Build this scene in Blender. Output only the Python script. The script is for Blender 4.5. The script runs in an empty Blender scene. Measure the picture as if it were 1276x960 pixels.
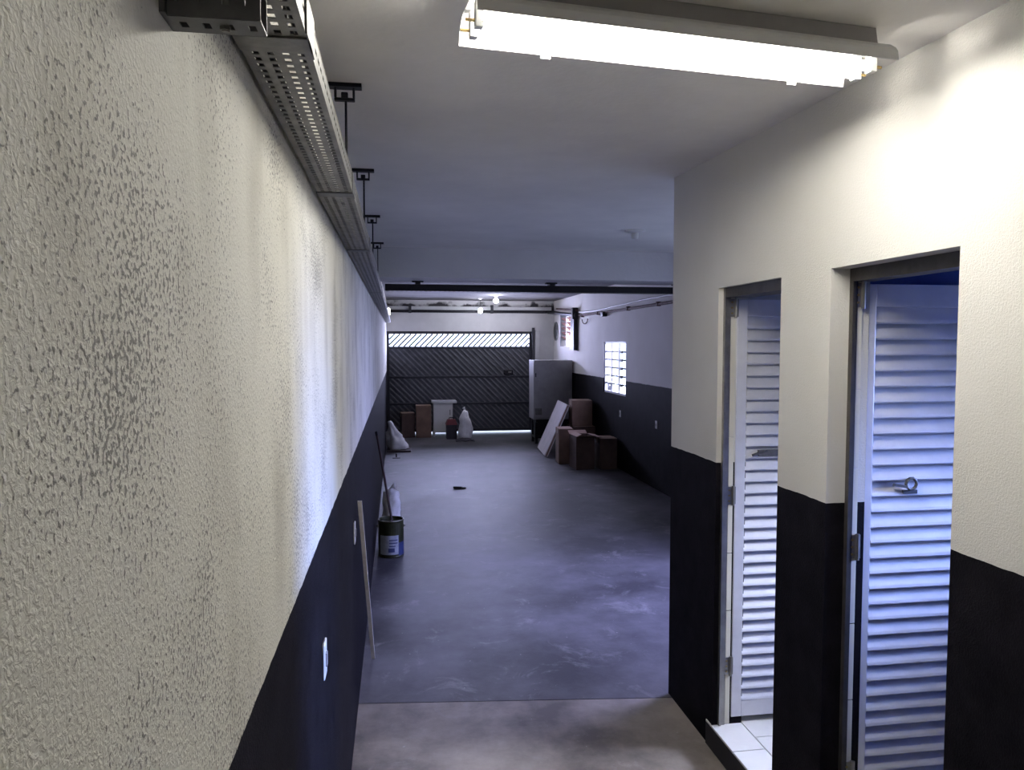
import bpy, bmesh, math, random
from mathutils import Vector, Matrix, noise
random.seed(7)
R = math.radians
sc = bpy.context.scene
C = sc.collection

# ------------------------------------------------------------------ camera
F_PX = 930.0
cam_d = bpy.data.cameras.new('camera'); cam = bpy.data.objects.new('camera', cam_d); C.objects.link(cam)
cam_d.sensor_fit = 'HORIZONTAL'; cam_d.sensor_width = 36.0; cam_d.lens = F_PX / 1276 * 36.0
cam_d.clip_start = 0.02; cam_d.clip_end = 200
YAW = math.atan2(143, F_PX); PITCH = math.atan2(51 * math.cos(YAW), F_PX)
cam.location = (0, 0, 2.1); cam.rotation_euler = (math.pi / 2 - PITCH, 0, -YAW)
sc.camera = cam

# ------------------------------------------------------------------ view, world, daylight
sc.view_settings.view_transform = 'Standard'; sc.view_settings.look = 'None'
sc.view_settings.gamma = 1.0; sc.view_settings.use_curve_mapping = False
sc.view_settings.exposure = 0.95
sc.cycles.use_denoising = True
sc.cycles.max_bounces = 10; sc.cycles.diffuse_bounces = 6; sc.cycles.glossy_bounces = 4
sc.cycles.sample_clamp_indirect = 6.0
w = bpy.data.worlds.new('daylight_sky'); sc.world = w; w.use_nodes = True
bg = w.node_tree.nodes['Background']; bg.inputs['Color'].default_value = (0.62, 0.74, 1.0, 1); bg.inputs['Strength'].default_value = 2.2

DAY = (0.45, 0.47, 1.0)
def daylight(name, loc, rot, sx, sy, power, col=DAY, spread=180):
    l = bpy.data.lights.new(name, 'AREA'); l.shape = 'RECTANGLE'; l.size = sx; l.size_y = sy
    l.energy = power; l.color = col; l.spread = R(spread)
    o = bpy.data.objects.new(name, l); C.objects.link(o); o.location = loc; o.rotation_euler = rot
    return o
# area lights sit outside the openings and throw skylight in and down through them
daylight('gate_daylight', (1.47, 17.85, 2.20), (R(-90), 0, 0), 3.2, 0.26, 235, (0.57, 0.60, 1.0))
daylight('garage_window_daylight', (4.05, 12.47, 1.85), (0, R(68), 0), 0.9, 1.3, 32, (0.58, 0.56, 1.0))
daylight('side_window_daylight', (4.25, 5.70, 2.35), (0, R(50), 0), 1.3, 2.0, 165, DAY, 100)
daylight('louvre_daylight', (4.0, 16.0, 2.40), (0, R(90), 0), 0.7, 1.1, 25, (0.9, 0.85, 1.0))
daylight('bath_daylight', (3.95, 1.95, 2.00), (0, R(74), 0), 0.6, 0.6, 30, (.30, .42, 1.0), 46)
daylight('bath_fill_far', (3.95, 3.05, 2.05), (0, R(58), 0), 0.6, 0.4, 30, (.70, .74, 1.0), 55)  # unseen window; neutral beam added and aimed low to brighten the far door
sun_d = bpy.data.lights.new('sun', 'SUN'); sun_d.energy = 9.0; sun_d.angle = R(.6); sun_d.color = (1, .95, .88)
sun = bpy.data.objects.new('sun', sun_d); C.objects.link(sun)
sun.rotation_euler = Vector((.62, .22, -.75)).to_track_quat('-Z', 'Y').to_euler()   # high over the street, missing every opening

# ------------------------------------------------------------------ materials
def mat(name, col, rough=0.7, metal=0.0, var=0.0, vscale=4.0, bump=0.0, bscale=60.0, bdist=0.01, spec=0.5, col2=None, emit=None, estr=0.0):
    m = bpy.data.materials.new(name); m.use_nodes = True
    nt = m.node_tree; b = nt.nodes['Principled BSDF']
    b.inputs['Base Color'].default_value = (*col, 1); b.inputs['Roughness'].default_value = rough
    b.inputs['Metallic'].default_value = metal; b.inputs['Specular IOR Level'].default_value = spec
    geo = None
    if var or bump:
        geo = nt.nodes.new('ShaderNodeNewGeometry')
    if var:
        n = nt.nodes.new('ShaderNodeTexNoise'); n.inputs['Scale'].default_value = vscale; n.inputs['Detail'].default_value = 6; n.inputs['Roughness'].default_value = 0.62
        nt.links.new(geo.outputs['Position'], n.inputs['Vector'])
        r = nt.nodes.new('ShaderNodeValToRGB'); c2 = col2 or tuple(max(0, c * (1 - var)) for c in col)
        r.color_ramp.elements[0].position = 0.36; r.color_ramp.elements[0].color = (*c2, 1)
        r.color_ramp.elements[1].position = 0.64; r.color_ramp.elements[1].color = (*col, 1)
        nt.links.new(n.outputs['Fac'], r.inputs['Fac']); nt.links.new(r.outputs['Color'], b.inputs['Base Color'])
    if bump:
        n2 = nt.nodes.new('ShaderNodeTexNoise'); n2.inputs['Scale'].default_value = bscale; n2.inputs['Detail'].default_value = 3
        nt.links.new(geo.outputs['Position'], n2.inputs['Vector'])
        bp = nt.nodes.new('ShaderNodeBump'); bp.inputs['Strength'].default_value = bump; bp.inputs['Distance'].default_value = bdist
        nt.links.new(n2.outputs['Fac'], bp.inputs['Height']); nt.links.new(bp.outputs['Normal'], b.inputs['Normal'])
    if emit:
        b.inputs['Emission Color'].default_value = (*emit, 1); b.inputs['Emission Strength'].default_value = estr
    return m

def wall_mat(name, white, stain=0.0, rough_bump=0.6, dado=1.5, bscale=120.0):
    """stucco painted off-white above the dado line and black gloss below it; grime stains with shapes of their own"""
    m = bpy.data.materials.new(name); m.use_nodes = True; nt = m.node_tree; N = nt.nodes.new; L = nt.links.new
    b = nt.nodes['Principled BSDF']
    geo = N('ShaderNodeNewGeometry'); sep = N('ShaderNodeSeparateXYZ'); L(geo.outputs['Position'], sep.inputs[0])
    # wobbly paint edge
    nz = N('ShaderNodeTexNoise'); nz.inputs['Scale'].default_value = 9; nz.inputs['Detail'].default_value = 4; L(geo.outputs['Position'], nz.inputs['Vector'])
    mz = N('ShaderNodeMath'); mz.operation = 'MULTIPLY_ADD'; mz.inputs[1].default_value = 0.014; L(nz.outputs['Fac'], mz.inputs[0]); L(sep.outputs['Z'], mz.inputs[2])
    gt = N('ShaderNodeMath'); gt.operation = 'GREATER_THAN'; gt.inputs[1].default_value = dado + 0.007; L(mz.outputs[0], gt.inputs[0])
    # white paint with soft mottling
    n1 = N('ShaderNodeTexNoise'); n1.inputs['Scale'].default_value = 1.3; n1.inputs['Detail'].default_value = 5; L(geo.outputs['Position'], n1.inputs['Vector'])
    r1 = N('ShaderNodeValToRGB'); r1.color_ramp.elements[0].position = .3; r1.color_ramp.elements[1].position = .7
    r1.color_ramp.elements[0].color = (white[0] * .90, white[1] * .89, white[2] * .86, 1); r1.color_ramp.elements[1].color = (*white, 1)
    L(n1.outputs['Fac'], r1.inputs['Fac']); last = r1.outputs['Color']
    if stain:
        # streaky grime: noise stretched along Z
        mp = N('ShaderNodeMapping'); mp.inputs['Scale'].default_value = (3.0, 3.0, 1.1); L(geo.outputs['Position'], mp.inputs['Vector'])
        n3 = N('ShaderNodeTexNoise'); n3.inputs['Scale'].default_value = 1.6; n3.inputs['Detail'].default_value = 5; L(mp.outputs[0], n3.inputs['Vector'])
        r3 = N('ShaderNodeValToRGB'); r3.color_ramp.elements[0].position = .50; r3.color_ramp.elements[1].position = .74
        r3.color_ramp.elements[0].color = (0, 0, 0, 1); r3.color_ramp.elements[1].color = (stain, stain, stain, 1)
        L(n3.outputs['Fac'], r3.inputs['Fac'])
        mx = N('ShaderNodeMixRGB'); mx.inputs[2].default_value = (0.24, 0.22, 0.16, 1); L(r3.outputs['Color'], mx.inputs[0]); L(last, mx.inputs[1]); last = mx.outputs[0]
        # dark pits where grime sits in the texture
        n4 = N('ShaderNodeTexNoise'); n4.inputs['Scale'].default_value = 150; n4.inputs['Detail'].default_value = 2; L(geo.outputs['Position'], n4.inputs['Vector'])
        n5 = N('ShaderNodeTexNoise'); n5.inputs['Scale'].default_value = 3.2; n5.inputs['Detail'].default_value = 3; L(geo.outputs['Position'], n5.inputs['Vector'])
        mm = N('ShaderNodeMath'); mm.operation = 'MULTIPLY_ADD'; mm.inputs[1].default_value = 0.60; L(n5.outputs['Fac'], mm.inputs[0]); L(n4.outputs['Fac'], mm.inputs[2])
        r5 = N('ShaderNodeValToRGB'); r5.color_ramp.elements[0].position = .905; r5.color_ramp.elements[1].position = .965
        r5.color_ramp.elements[0].color = (0, 0, 0, 1); r5.color_ramp.elements[1].color = (.72, .72, .72, 1); L(mm.outputs[0], r5.inputs['Fac'])
        mx2 = N('ShaderNodeMixRGB'); mx2.inputs[2].default_value = (0.10, 0.095, 0.085, 1); L(r5.outputs['Color'], mx2.inputs[0]); L(last, mx2.inputs[1]); last = mx2.outputs[0]
    # black dado with scuffs
    n6 = N('ShaderNodeTexNoise'); n6.inputs['Scale'].default_value = 7; n6.inputs['Detail'].default_value = 8; n6.inputs['Roughness'].default_value = .7; L(geo.outputs['Position'], n6.inputs['Vector'])
    r6 = N('ShaderNodeValToRGB'); r6.color_ramp.elements[0].position = .35; r6.color_ramp.elements[1].position = .8
    r6.color_ramp.elements[0].color = (0.004, 0.0035, 0.005, 1); r6.color_ramp.elements[1].color = (0.014, 0.012, 0.016, 1); L(n6.outputs['Fac'], r6.inputs['Fac'])
    fin = N('ShaderNodeMixRGB'); L(gt.outputs[0], fin.inputs[0]); L(r6.outputs['Color'], fin.inputs[1]); L(last, fin.inputs[2])
    L(fin.outputs[0], b.inputs['Base Color'])
    rr = N('ShaderNodeMath'); rr.operation = 'MULTIPLY_ADD'; rr.inputs[1].default_value = 0.10; rr.inputs[2].default_value = 0.72; L(gt.outputs[0], rr.inputs[0]); L(rr.outputs[0], b.inputs['Roughness'])
    sp = N('ShaderNodeMath'); sp.operation = 'MULTIPLY_ADD'; sp.inputs[1].default_value = .2; sp.inputs[2].default_value = .07; L(gt.outputs[0], sp.inputs[0]); L(sp.outputs[0], b.inputs['Specular IOR Level'])
    # roller-stippled stucco relief
    nb = N('ShaderNodeTexNoise'); nb.inputs['Scale'].default_value = bscale; nb.inputs['Detail'].default_value = 3; nb.inputs['Distortion'].default_value = .6; L(geo.outputs['Position'], nb.inputs['Vector'])
    rb = N('ShaderNodeValToRGB'); rb.color_ramp.elements[0].position = .38; rb.color_ramp.elements[1].position = .68; L(nb.outputs['Fac'], rb.inputs['Fac'])
    bp = N('ShaderNodeBump'); bp.inputs['Strength'].default_value = rough_bump; bp.inputs['Distance'].default_value = 0.0024
    L(rb.outputs['Color'], bp.inputs['Height']); L(bp.outputs['Normal'], b.inputs['Normal'])
    return m

def floor_mat(name, dark, pale):
    m = bpy.data.materials.new(name); m.use_nodes = True; nt = m.node_tree; N = nt.nodes.new; L = nt.links.new
    b = nt.nodes['Principled BSDF']; geo = N('ShaderNodeNewGeometry')
    n1 = N('ShaderNodeTexNoise'); n1.inputs['Scale'].default_value = .8; n1.inputs['Detail'].default_value = 8; n1.inputs['Roughness'].default_value = .66; L(geo.outputs['Position'], n1.inputs['Vector'])
    r1 = N('ShaderNodeValToRGB'); e = r1.color_ramp.elements; e[0].position = .40; e[0].color = (*dark, 1); e[1].position = .63; e[1].color = (*pale, 1)
    L(n1.outputs['Fac'], r1.inputs['Fac'])
    # chalky paint / plaster scuffs
    n2 = N('ShaderNodeTexNoise'); n2.inputs['Scale'].default_value = 2.6; n2.inputs['Detail'].default_value = 9; n2.inputs['Roughness'].default_value = .72; n2.inputs['Distortion'].default_value = .8; L(geo.outputs['Position'], n2.inputs['Vector'])
    r2 = N('ShaderNodeValToRGB'); e = r2.color_ramp.elements; e[0].position = .565; e[0].color = (0, 0, 0, 1); e[1].position = .74; e[1].color = (.6, .6, .6, 1); L(n2.outputs['Fac'], r2.inputs['Fac'])
    mx = N('ShaderNodeMixRGB'); mx.inputs[2].default_value = (.36, .35, .34, 1); L(r2.outputs['Color'], mx.inputs[0]); L(r1.outputs['Color'], mx.inputs[1])
    # small specks
    n3 = N('ShaderNodeTexNoise'); n3.inputs['Scale'].default_value = 34; n3.inputs['Detail'].default_value = 4; L(geo.outputs['Position'], n3.inputs['Vector'])
    r3 = N('ShaderNodeValToRGB'); e = r3.color_ramp.elements; e[0].position = .70; e[0].color = (0, 0, 0, 1); e[1].position = .76; e[1].color = (.7, .7, .7, 1); L(n3.outputs['Fac'], r3.inputs['Fac'])
    mx3 = N('ShaderNodeMixRGB'); mx3.inputs[2].default_value = (.4, .39, .37, 1); L(r3.outputs['Color'], mx3.inputs[0]); L(mx.outputs[0], mx3.inputs[1])
    L(mx3.outputs[0], b.inputs['Base Color'])
    r4 = N('ShaderNodeValToRGB'); e = r4.color_ramp.elements; e[0].color = (.42, .42, .42, 1); e[1].color = (.66, .66, .66, 1); L(n1.outputs['Fac'], r4.inputs['Fac']); L(r4.outputs['Color'], b.inputs['Roughness'])
    bp = N('ShaderNodeBump'); bp.inputs['Strength'].default_value = .25; bp.inputs['Distance'].default_value = .01; L(n2.outputs['Fac'], bp.inputs['Height']); L(bp.outputs['Normal'], b.inputs['Normal'])
    return m

def glass_mat():
    m = bpy.data.materials.new('window_glass'); m.use_nodes = True; nt = m.node_tree
    for n in list(nt.nodes): nt.nodes.remove(n)
    o = nt.nodes.new('ShaderNodeOutputMaterial'); t = nt.nodes.new('ShaderNodeBsdfTransparent'); t.inputs[0].default_value = (.93, .95, .97, 1)
    g = nt.nodes.new('ShaderNodeBsdfGlossy'); g.inputs['Roughness'].default_value = .15; g.inputs['Color'].default_value = (.8, .8, .8, 1)
    x = nt.nodes.new('ShaderNodeMixShader'); x.inputs[0].default_value = .08
    nt.links.new(t.outputs[0], x.inputs[1]); nt.links.new(g.outputs[0], x.inputs[2]); nt.links.new(x.outputs[0], o.inputs[0])
    return m

def mould_mat():
    """white lintel paint with a band of black mould blotches below the ceiling"""
    m = mat('lintel_paint', (.76, .75, .75), .85, var=.12, vscale=2, bump=.3, bscale=50)
    nt = m.node_tree; N = nt.nodes.new; L = nt.links.new; b = nt.nodes['Principled BSDF']
    src = b.inputs['Base Color'].links[0].from_socket
    geo = N('ShaderNodeNewGeometry'); sep = N('ShaderNodeSeparateXYZ'); L(geo.outputs['Position'], sep.inputs[0])
    mr = N('ShaderNodeMapRange'); mr.inputs[1].default_value = 3.13; mr.inputs[2].default_value = 2.98; mr.inputs[3].default_value = 0; mr.inputs[4].default_value = .30; L(sep.outputs['Z'], mr.inputs[0])
    n = N('ShaderNodeTexNoise'); n.inputs['Scale'].default_value = 3.5; n.inputs['Detail'].default_value = 6; L(geo.outputs['Position'], n.inputs['Vector'])
    a = N('ShaderNodeMath'); a.operation = 'ADD'; L(mr.outputs[0], a.inputs[0]); L(n.outputs['Fac'], a.inputs[1])
    gz = N('ShaderNodeMath'); gz.operation = 'GREATER_THAN'; gz.inputs[1].default_value = 2.9; L(sep.outputs['Z'], gz.inputs[0])
    r = N('ShaderNodeValToRGB'); r.color_ramp.elements[0].position = .62; r.color_ramp.elements[1].position = .74; L(a.outputs[0], r.inputs['Fac'])
    mu = N('ShaderNodeMath'); mu.operation = 'MULTIPLY'; L(r.outputs['Color'], mu.inputs[0]); L(gz.outputs[0], mu.inputs[1])
    mx = N('ShaderNodeMixRGB'); mx.inputs[2].default_value = (.06, .055, .06, 1); L(mu.outputs[0], mx.inputs[0]); L(src, mx.inputs[1]); L(mx.outputs[0], b.inputs['Base Color'])
    return m

WHITE = (0.66, 0.635, 0.575)
M = dict(
    wall_left=wall_mat('stained_stucco', (0.745, 0.735, 0.665), stain=.38, rough_bump=.42, bscale=150.0),
    wall=wall_mat('stucco_two_tone', (0.74, 0.72, 0.675), rough_bump=.35, bscale=150.0),
    wall_garage=wall_mat('garage_stucco', (0.84, 0.81, 0.80), rough_bump=.35, bscale=150.0),
    ceiling=mat('ceiling_paint', (.90, .875, .84), .9, var=.12, vscale=1.2, bump=.15, bscale=40),
    ceiling_shade=mat('shade_toned_ceiling', (.17, .165, .18), .9, var=.3, vscale=2, bump=.3, bscale=25),  # the far bay's dim light is put into this ceiling colour
    beam=mat('beam_paint', (.70, .69, .70), .85, var=.10, vscale=1.5, bump=.2, bscale=30),
    floor=floor_mat('worn_concrete', (.036, .034, .038), (.145, .138, .146)), floor_near=floor_mat('brown_concrete', (.095, .08, .068), (.36, .31, .262)), lintel=mould_mat(),
    apron=mat('pale_concrete', (.52, .51, .49), .9, var=.2, vscale=2),
    riser=mat('black_paint', (.012, .011, .014), .5, var=.3, vscale=9),
    galv=mat('galvanised_steel', (.20, .195, .18), .5, .5, var=.35, vscale=25),
    galv_dark=mat('dull_galvanised', (.15, .15, .15), .55, .6, var=.3, vscale=20),
    dark=mat('dark_steel', (.016, .015, .020), .5, .4, var=.3, vscale=10),
    housing=mat('enamelled_steel', (.30, .29, .29), .5, .1, var=.1, vscale=8),
    reflector=mat('white_reflector', (.62, .62, .61), .35, 0),
    tube=mat('lit_tube', (1, 1, 1), .4, emit=(1.0, .965, .89), estr=50.0),
    brass=mat('brass_pin', (.45, .33, .14), .4, .8),
    alu=mat('aluminium_frame', (.40, .385, .36), .38, .85, var=.25, vscale=14),
    alu_dark=mat('bronzed_aluminium', (.10, .092, .085), .45, .6, var=.3, vscale=14),
    door=mat('lacquered_aluminium', (.88, .88, .92), .36, .25, var=.10, vscale=7),
    tile=mat('white_tile', (.80, .79, .76), .22, var=.05, vscale=6),
    tile_cream=mat('cream_tile', (.74, .71, .60), .3, var=.06, vscale=6),
    washroom_tint=mat('washroom_tint_blue', (.10, .16, .42), .3, var=.08, vscale=6),
    grout=mat('grout', (.33, .32, .31), .9, var=.2, vscale=20),
    gate=mat('gate_sheet', (.10, .105, .12), .55, .3, var=.35, vscale=5),
    gate_rib=mat('gate_rib', (.17, .17, .19), .5, .2, var=.3, vscale=6),
    gate_bar=mat('gate_bar', (.05, .05, .06), .5, .3, var=.25, vscale=8),
    white_paint=mat('white_paint', (.66, .66, .66), .5, var=.1, vscale=6),
    plastic=mat('white_plastic', (.72, .72, .70), .35, var=.04, vscale=10),
    grey_sheet=mat('grey_enamel', (.36, .355, .36), .5, .2, var=.2, vscale=4),
    card=mat('cardboard', (.23, .145, .105), .85, var=.25, vscale=5),
    card_dark=mat('dark_cardboard', (.12, .075, .06), .85, var=.3, vscale=6),
    card_in=mat('cardboard_inside', (.30, .20, .15), .9),
    tape=mat('packing_tape', (.34, .24, .15), .3),
    board=mat('white_board', (.60, .55, .55), .7, var=.15, vscale=6),
    wood=mat('pale_wood', (.84, .80, .75), .7, var=.2, vscale=12),
    pole=mat('dark_wood', (.045, .025, .025), .6, var=.3, vscale=20),
    sack=mat('white_sacking', (.86, .85, .85), .75, var=.22, vscale=7, bump=.4, bscale=25),
    sack_dark=mat('grimy_sacking', (.055, .05, .06), .85, var=.3, vscale=9),
    can=mat('paint_can_green', (.035, .040, .016), .4, .4, var=.45, vscale=14),
    can_label=mat('can_label', (.33, .36, .42), .5, var=.25, vscale=22),
    can_print=mat('can_print', (.03, .04, .12), .5),
    can_blue=mat('can_blue', (.025, .04, .13), .4),
    red=mat('red_plastic', (.16, .03, .035), .5, var=.2, vscale=8),
    rust=mat('rusty_pipe', (.14, .075, .065), .75, .2, var=.5, vscale=9),
    rust_brick=mat('red_ceramic', (.22, .09, .075), .8, var=.3, vscale=10),
    glass=glass_mat(),
    bulb=mat('lit_led', (1, 1, 1), .4, emit=(.85, .87, 1.0), estr=80.0),
    bulb_warm=mat('lit_diffuser', (1, 1, 1), .4, emit=(1.0, .93, .82), estr=3.0),
)

# ------------------------------------------------------------------ mesh building
class MB:
    def __init__(s, mtx=None): s.v = []; s.f = []; s.m = mtx
    def add(s, vs, fs):
        o = len(s.v)
        for p in vs:
            p = Vector(p); s.v.append(s.m @ p if s.m else p)
        s.f += [tuple(i + o for i in f) for f in fs]; return s
    def box(s, x0, x1, y0, y1, z0, z1):
        vs = [(x, y, z) for z in (z0, z1) for y in (y0, y1) for x in (x0, x1)]
        return s.add(vs, [(0, 2, 3, 1), (4, 5, 7, 6), (0, 1, 5, 4), (2, 6, 7, 3), (0, 4, 6, 2), (1, 3, 7, 5)])
    def bar(s, a, b, w, h=None, up=(0, 0, 1)):
        a = Vector(a); b = Vector(b); d = (b - a).normalized(); up = Vector(up)
        if abs(d.dot(up)) > .98: up = Vector((1, 0, 0))
        x = d.cross(up).normalized(); y = x.cross(d); h = h or w
        q = [(-w / 2, -h / 2), (w / 2, -h / 2), (w / 2, h / 2), (-w / 2, h / 2)]
        return s.add([a + x * i + y * j for i, j in q] + [b + x * i + y * j for i, j in q],
                     [(0, 3, 2, 1), (4, 5, 6, 7), (0, 1, 5, 4), (1, 2, 6, 5), (2, 3, 7, 6), (3, 0, 4, 7)])
    def tube(s, pts, r, n=10, cap=True):
        pts = [Vector(p) for p in pts]; vs = []; px = None
        rs = r if isinstance(r, (list, tuple)) else [r] * len(pts)
        for i, p in enumerate(pts):
            d = (pts[min(i + 1, len(pts) - 1)] - pts[max(i - 1, 0)]).normalized()
            if px is None:
                px = d.cross(Vector((0, 0, 1)) if abs(d.z) < .9 else Vector((1, 0, 0))).normalized()
            else: px = (px - d * px.dot(d)).normalized()
            py = d.cross(px)
            vs += [p + (px * math.cos(2 * math.pi * k / n) + py * math.sin(2 * math.pi * k / n)) * rs[i] for k in range(n)]
        fs = [(i * n + k, i * n + (k + 1) % n, (i + 1) * n + (k + 1) % n, (i + 1) * n + k) for i in range(len(pts) - 1) for k in range(n)]
        if cap: fs += [tuple(range(n))[::-1], tuple((len(pts) - 1) * n + k for k in range(n))]
        return s.add(vs, fs)
    def lathe(s, cx, cy, prof, n=24):
        vs = [(cx + r * math.cos(2 * math.pi * k / n), cy + r * math.sin(2 * math.pi * k / n), z) for r, z in prof for k in range(n)]
        fs = [(i * n + k, i * n + (k + 1) % n, (i + 1) * n + (k + 1) % n, (i + 1) * n + k) for i in range(len(prof) - 1) for k in range(n)]
        fs += [tuple(range(n))[::-1], tuple((len(prof) - 1) * n + k for k in range(n))]
        return s.add(vs, fs)
    def prism(s, poly, a, b, axis):
        """poly in the plane across `axis` (x: (y,z), y: (x,z), z: (x,y)), extruded a..b"""
        def P(u, v, t): return {'x': (t, u, v), 'y': (u, t, v), 'z': (u, v, t)}[axis]
        n = len(poly); vs = [P(u, v, a) for u, v in poly] + [P(u, v, b) for u, v in poly]
        return s.add(vs, [tuple(range(n))[::-1], tuple(range(n, 2 * n))] + [(i, (i + 1) % n, (i + 1) % n + n, i + n) for i in range(n)])
    def holes(s, us, vs_, place):
        """sheet on a grid of break points; cells with odd,odd index are left open"""
        nu, nv = len(us), len(vs_)
        return s.add([place(u, v) for u in us for v in vs_],
                     [(i * nv + j, (i + 1) * nv + j, (i + 1) * nv + j + 1, i * nv + j + 1) for i in range(nu - 1) for j in range(nv - 1) if not (i % 2 and j % 2)])

def wloc(o):
    p = Vector(o.location)
    while o.parent: o = o.parent; p += Vector(o.location)
    return p
def link(name, mb, m, parent=None, base=None, smooth=False, bevel=0.0, solid=0.0):
    org = wloc(parent) if parent is not None else Vector((0, 0, 0))
    loc = Vector(base) if base is not None else org
    me = bpy.data.meshes.new(name); me.from_pydata([tuple(v - loc) for v in mb.v], [], mb.f); me.update()
    bm = bmesh.new(); bm.from_mesh(me); bmesh.ops.recalc_face_normals(bm, faces=bm.faces); bm.to_mesh(me); bm.free()
    o = bpy.data.objects.new(name, me); C.objects.link(o); me.materials.append(m)
    if parent is not None: o.parent = parent; o.location = loc - org
    else: o.location = loc
    if smooth:
        for p in me.polygons: p.use_smooth = True
    if bevel:
        b = o.modifiers.new('bevel', 'BEVEL'); b.width = bevel; b.segments = 2; b.limit_method = 'ANGLE'
    if solid:
        b = o.modifiers.new('sheet', 'SOLIDIFY'); b.thickness = solid; b.offset = 0
    return o
def tag(o, label=None, cat=None, group=None, kind=None):
    if label: o['label'] = label
    if cat: o['category'] = cat
    if group: o['group'] = group
    if kind: o['kind'] = kind
    return o
def thing(name, loc, label, cat, group=None):
    o = bpy.data.objects.new(name, None); C.objects.link(o); o.location = loc; o.empty_display_size = .1
    return tag(o, label, cat, group)
def struct(name, mb, m, label, cat, **k):
    return tag(link(name, mb, m, **k), label, cat, kind='structure')

# ------------------------------------------------------------------ the shell
XL, XR, XG = -0.24, 1.60, 3.70          # left wall, corridor right wall, garage right wall
YB, YC, YE = -2.2, 4.20, 17.50          # behind the camera, corner of the bathroom block, gate wall
XW = 1.76                               # inner face of the corridor's right wall
HEAD = 2.383                            # door heads
D1 = (2.95, 3.57); D2 = (1.94, 2.585)   # far and near door openings (Y)
STEP = 0.13
def ceil_z(y): return 2.955 + 0.0268 * (min(y, YC) - 0)

def joint_y(x): return 4.345 - .112 * (x - XL)          # the slab joint runs slightly askew
fl = MB().prism([(XL, joint_y(XL) + .008), (XG, joint_y(XG) + .008), (XG, YE + .2), (XL, YE + .2)], -.25, 0, 'z')
fo = struct('floor', fl, M['floor'], 'worn grey concrete floor with one slab joint', 'floor')
link('near_slab', MB().prism([(XL, YB), (XG, YB), (XG, joint_y(XG)), (XL, joint_y(XL))], -.25, 0, 'z'), M['floor_near'], fo)
link('joint_filler', MB().prism([(XL, joint_y(XL)), (XG, joint_y(XG)), (XG, joint_y(XG) + .008), (XL, joint_y(XL) + .008)], -.25, -.012, 'z'), M['floor'], fo)
struct('wall_left', MB().box(XL - .15, XL, YB, YE + .2, -.2, 3.4), M['wall_left'], 'long left wall, stained off-white stucco above a black dado', 'wall')
wr = MB()
wr.box(XR, XW, YB, D2[0], 0, 3.3).box(XR, XW, D2[1], D1[0], 0, 3.3).box(XR, XW, D1[1], YC, 0, 3.3)
wr.box(XR, XW, D2[0], D2[1], HEAD, 3.3).box(XR, XW, D1[0], D1[1], HEAD, 3.3)
struct('wall_right', wr, M['wall'], 'right corridor wall in off-white and black with two door openings', 'wall')
struct('wall_block_end', MB().box(XW, XG, YC - .14, YC, 0, 3.3), M['wall'], 'end wall of the washroom block facing the garage', 'wall')
# garage right wall with window openings
WINS = [(11.80, 13.13, 1.245, 2.15), (4.75, 6.75, 1.15, 2.35), (15.35, 16.75, 2.06, 2.77), (1.70, 2.30, 1.65, 2.25), (2.85, 3.25, 1.65, 2.25)]
def wall_with_holes(mb, x0, x1, ya, yb, za, zb, holes):
    ys = ya
    for (y0, y1, z0, z1) in sorted(holes):
        mb.box(x0, x1, ys, y0, za, zb); mb.box(x0, x1, y0, y1, za, z0); mb.box(x0, x1, y0, y1, z1, zb); ys = y1
    mb.box(x0, x1, ys, yb, za, zb); return mb
struct('wall_right_garage', wall_with_holes(MB(), XG, XG + .15, YB, YE + .2, -.2, 3.4, WINS), M['wall_garage'], 'garage right wall, off-white above black dado, with windows', 'wall')
gw = MB().box(3.36, XG, YE, YE + .2, 0, 3.4).box(XL, 3.36, YE, YE + .2, 2.44, 3.4).box(XL, 3.17, YE, YE + .045, 2.41, 2.44)
struct('wall_back', gw, M['lintel'], 'far white wall around the gate with mould under the ceiling', 'wall')
struct('wall_front', MB().box(XL, XG, YB - .15, YB, 0, 3.3), M['wall'], 'wall at the near end of the corridor', 'wall')
# ceiling: near slab rises slightly, garage slab flat, far bay a little higher
cz = ceil_z(YB), ceil_z(YC)
cl = MB().add([(XL, YB, cz[0]), (XG, YB, cz[0]), (XG, YC, cz[1]), (XL, YC, cz[1]), (XL, YB, 3.5), (XG, YB, 3.5), (XG, YC, 3.5), (XL, YC, 3.5)],
              [(0, 3, 2, 1), (4, 5, 6, 7), (0, 1, 5, 4), (1, 2, 6, 5), (2, 3, 7, 6), (3, 0, 4, 7)])
cl.box(XL, XG, YC, 7.58, cz[1], 3.5)
co = struct('ceiling', cl, M['ceiling'], 'grey painted concrete ceiling', 'ceiling')
link('shade_toned_bay', MB().box(XL, XG, 7.58, YE + .2, 3.13, 3.5), M['ceiling_shade'], co)
struct('trim_1', MB().box(XL, XG, 7.58, 8.10, 2.77, 3.14), M['beam'], 'deep concrete beam crossing the garage below the ceiling', 'beam')
# washroom interiors, unseen: blue lining and low ceilings added to dim and tint the doors
struct('wall_washroom', wall_with_holes(MB().box(XW, XG - .02, 2.72, 2.80, 0, 3.3).box(XW, XG - .02, 1.2, 1.28, 0, 3.3), XG - .02, XG, 1.28, YC - .14, 0, 2.55, WINS[3:]), M['washroom_tint'], 'unseen washroom inner walls, blue colour and lining added to dim and tint the doors', 'wall')
struct('ceiling_washroom', MB().box(XW, XG, 1.28, 2.72, 2.55, 2.6).box(XW, XG, 2.80, YC - .14, 2.55, 2.6), M['washroom_tint'], 'unseen low blue ceilings added to dim and tint the washroom doors', 'ceiling')
struct('trim_2', MB().box(XW, XG, 1.28, 2.72, 0, STEP - .012).box(XW, XG, 2.80, YC - .14, 0, STEP - .012), M['grout'], 'raised washroom floors behind the doors', 'floor')

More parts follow.
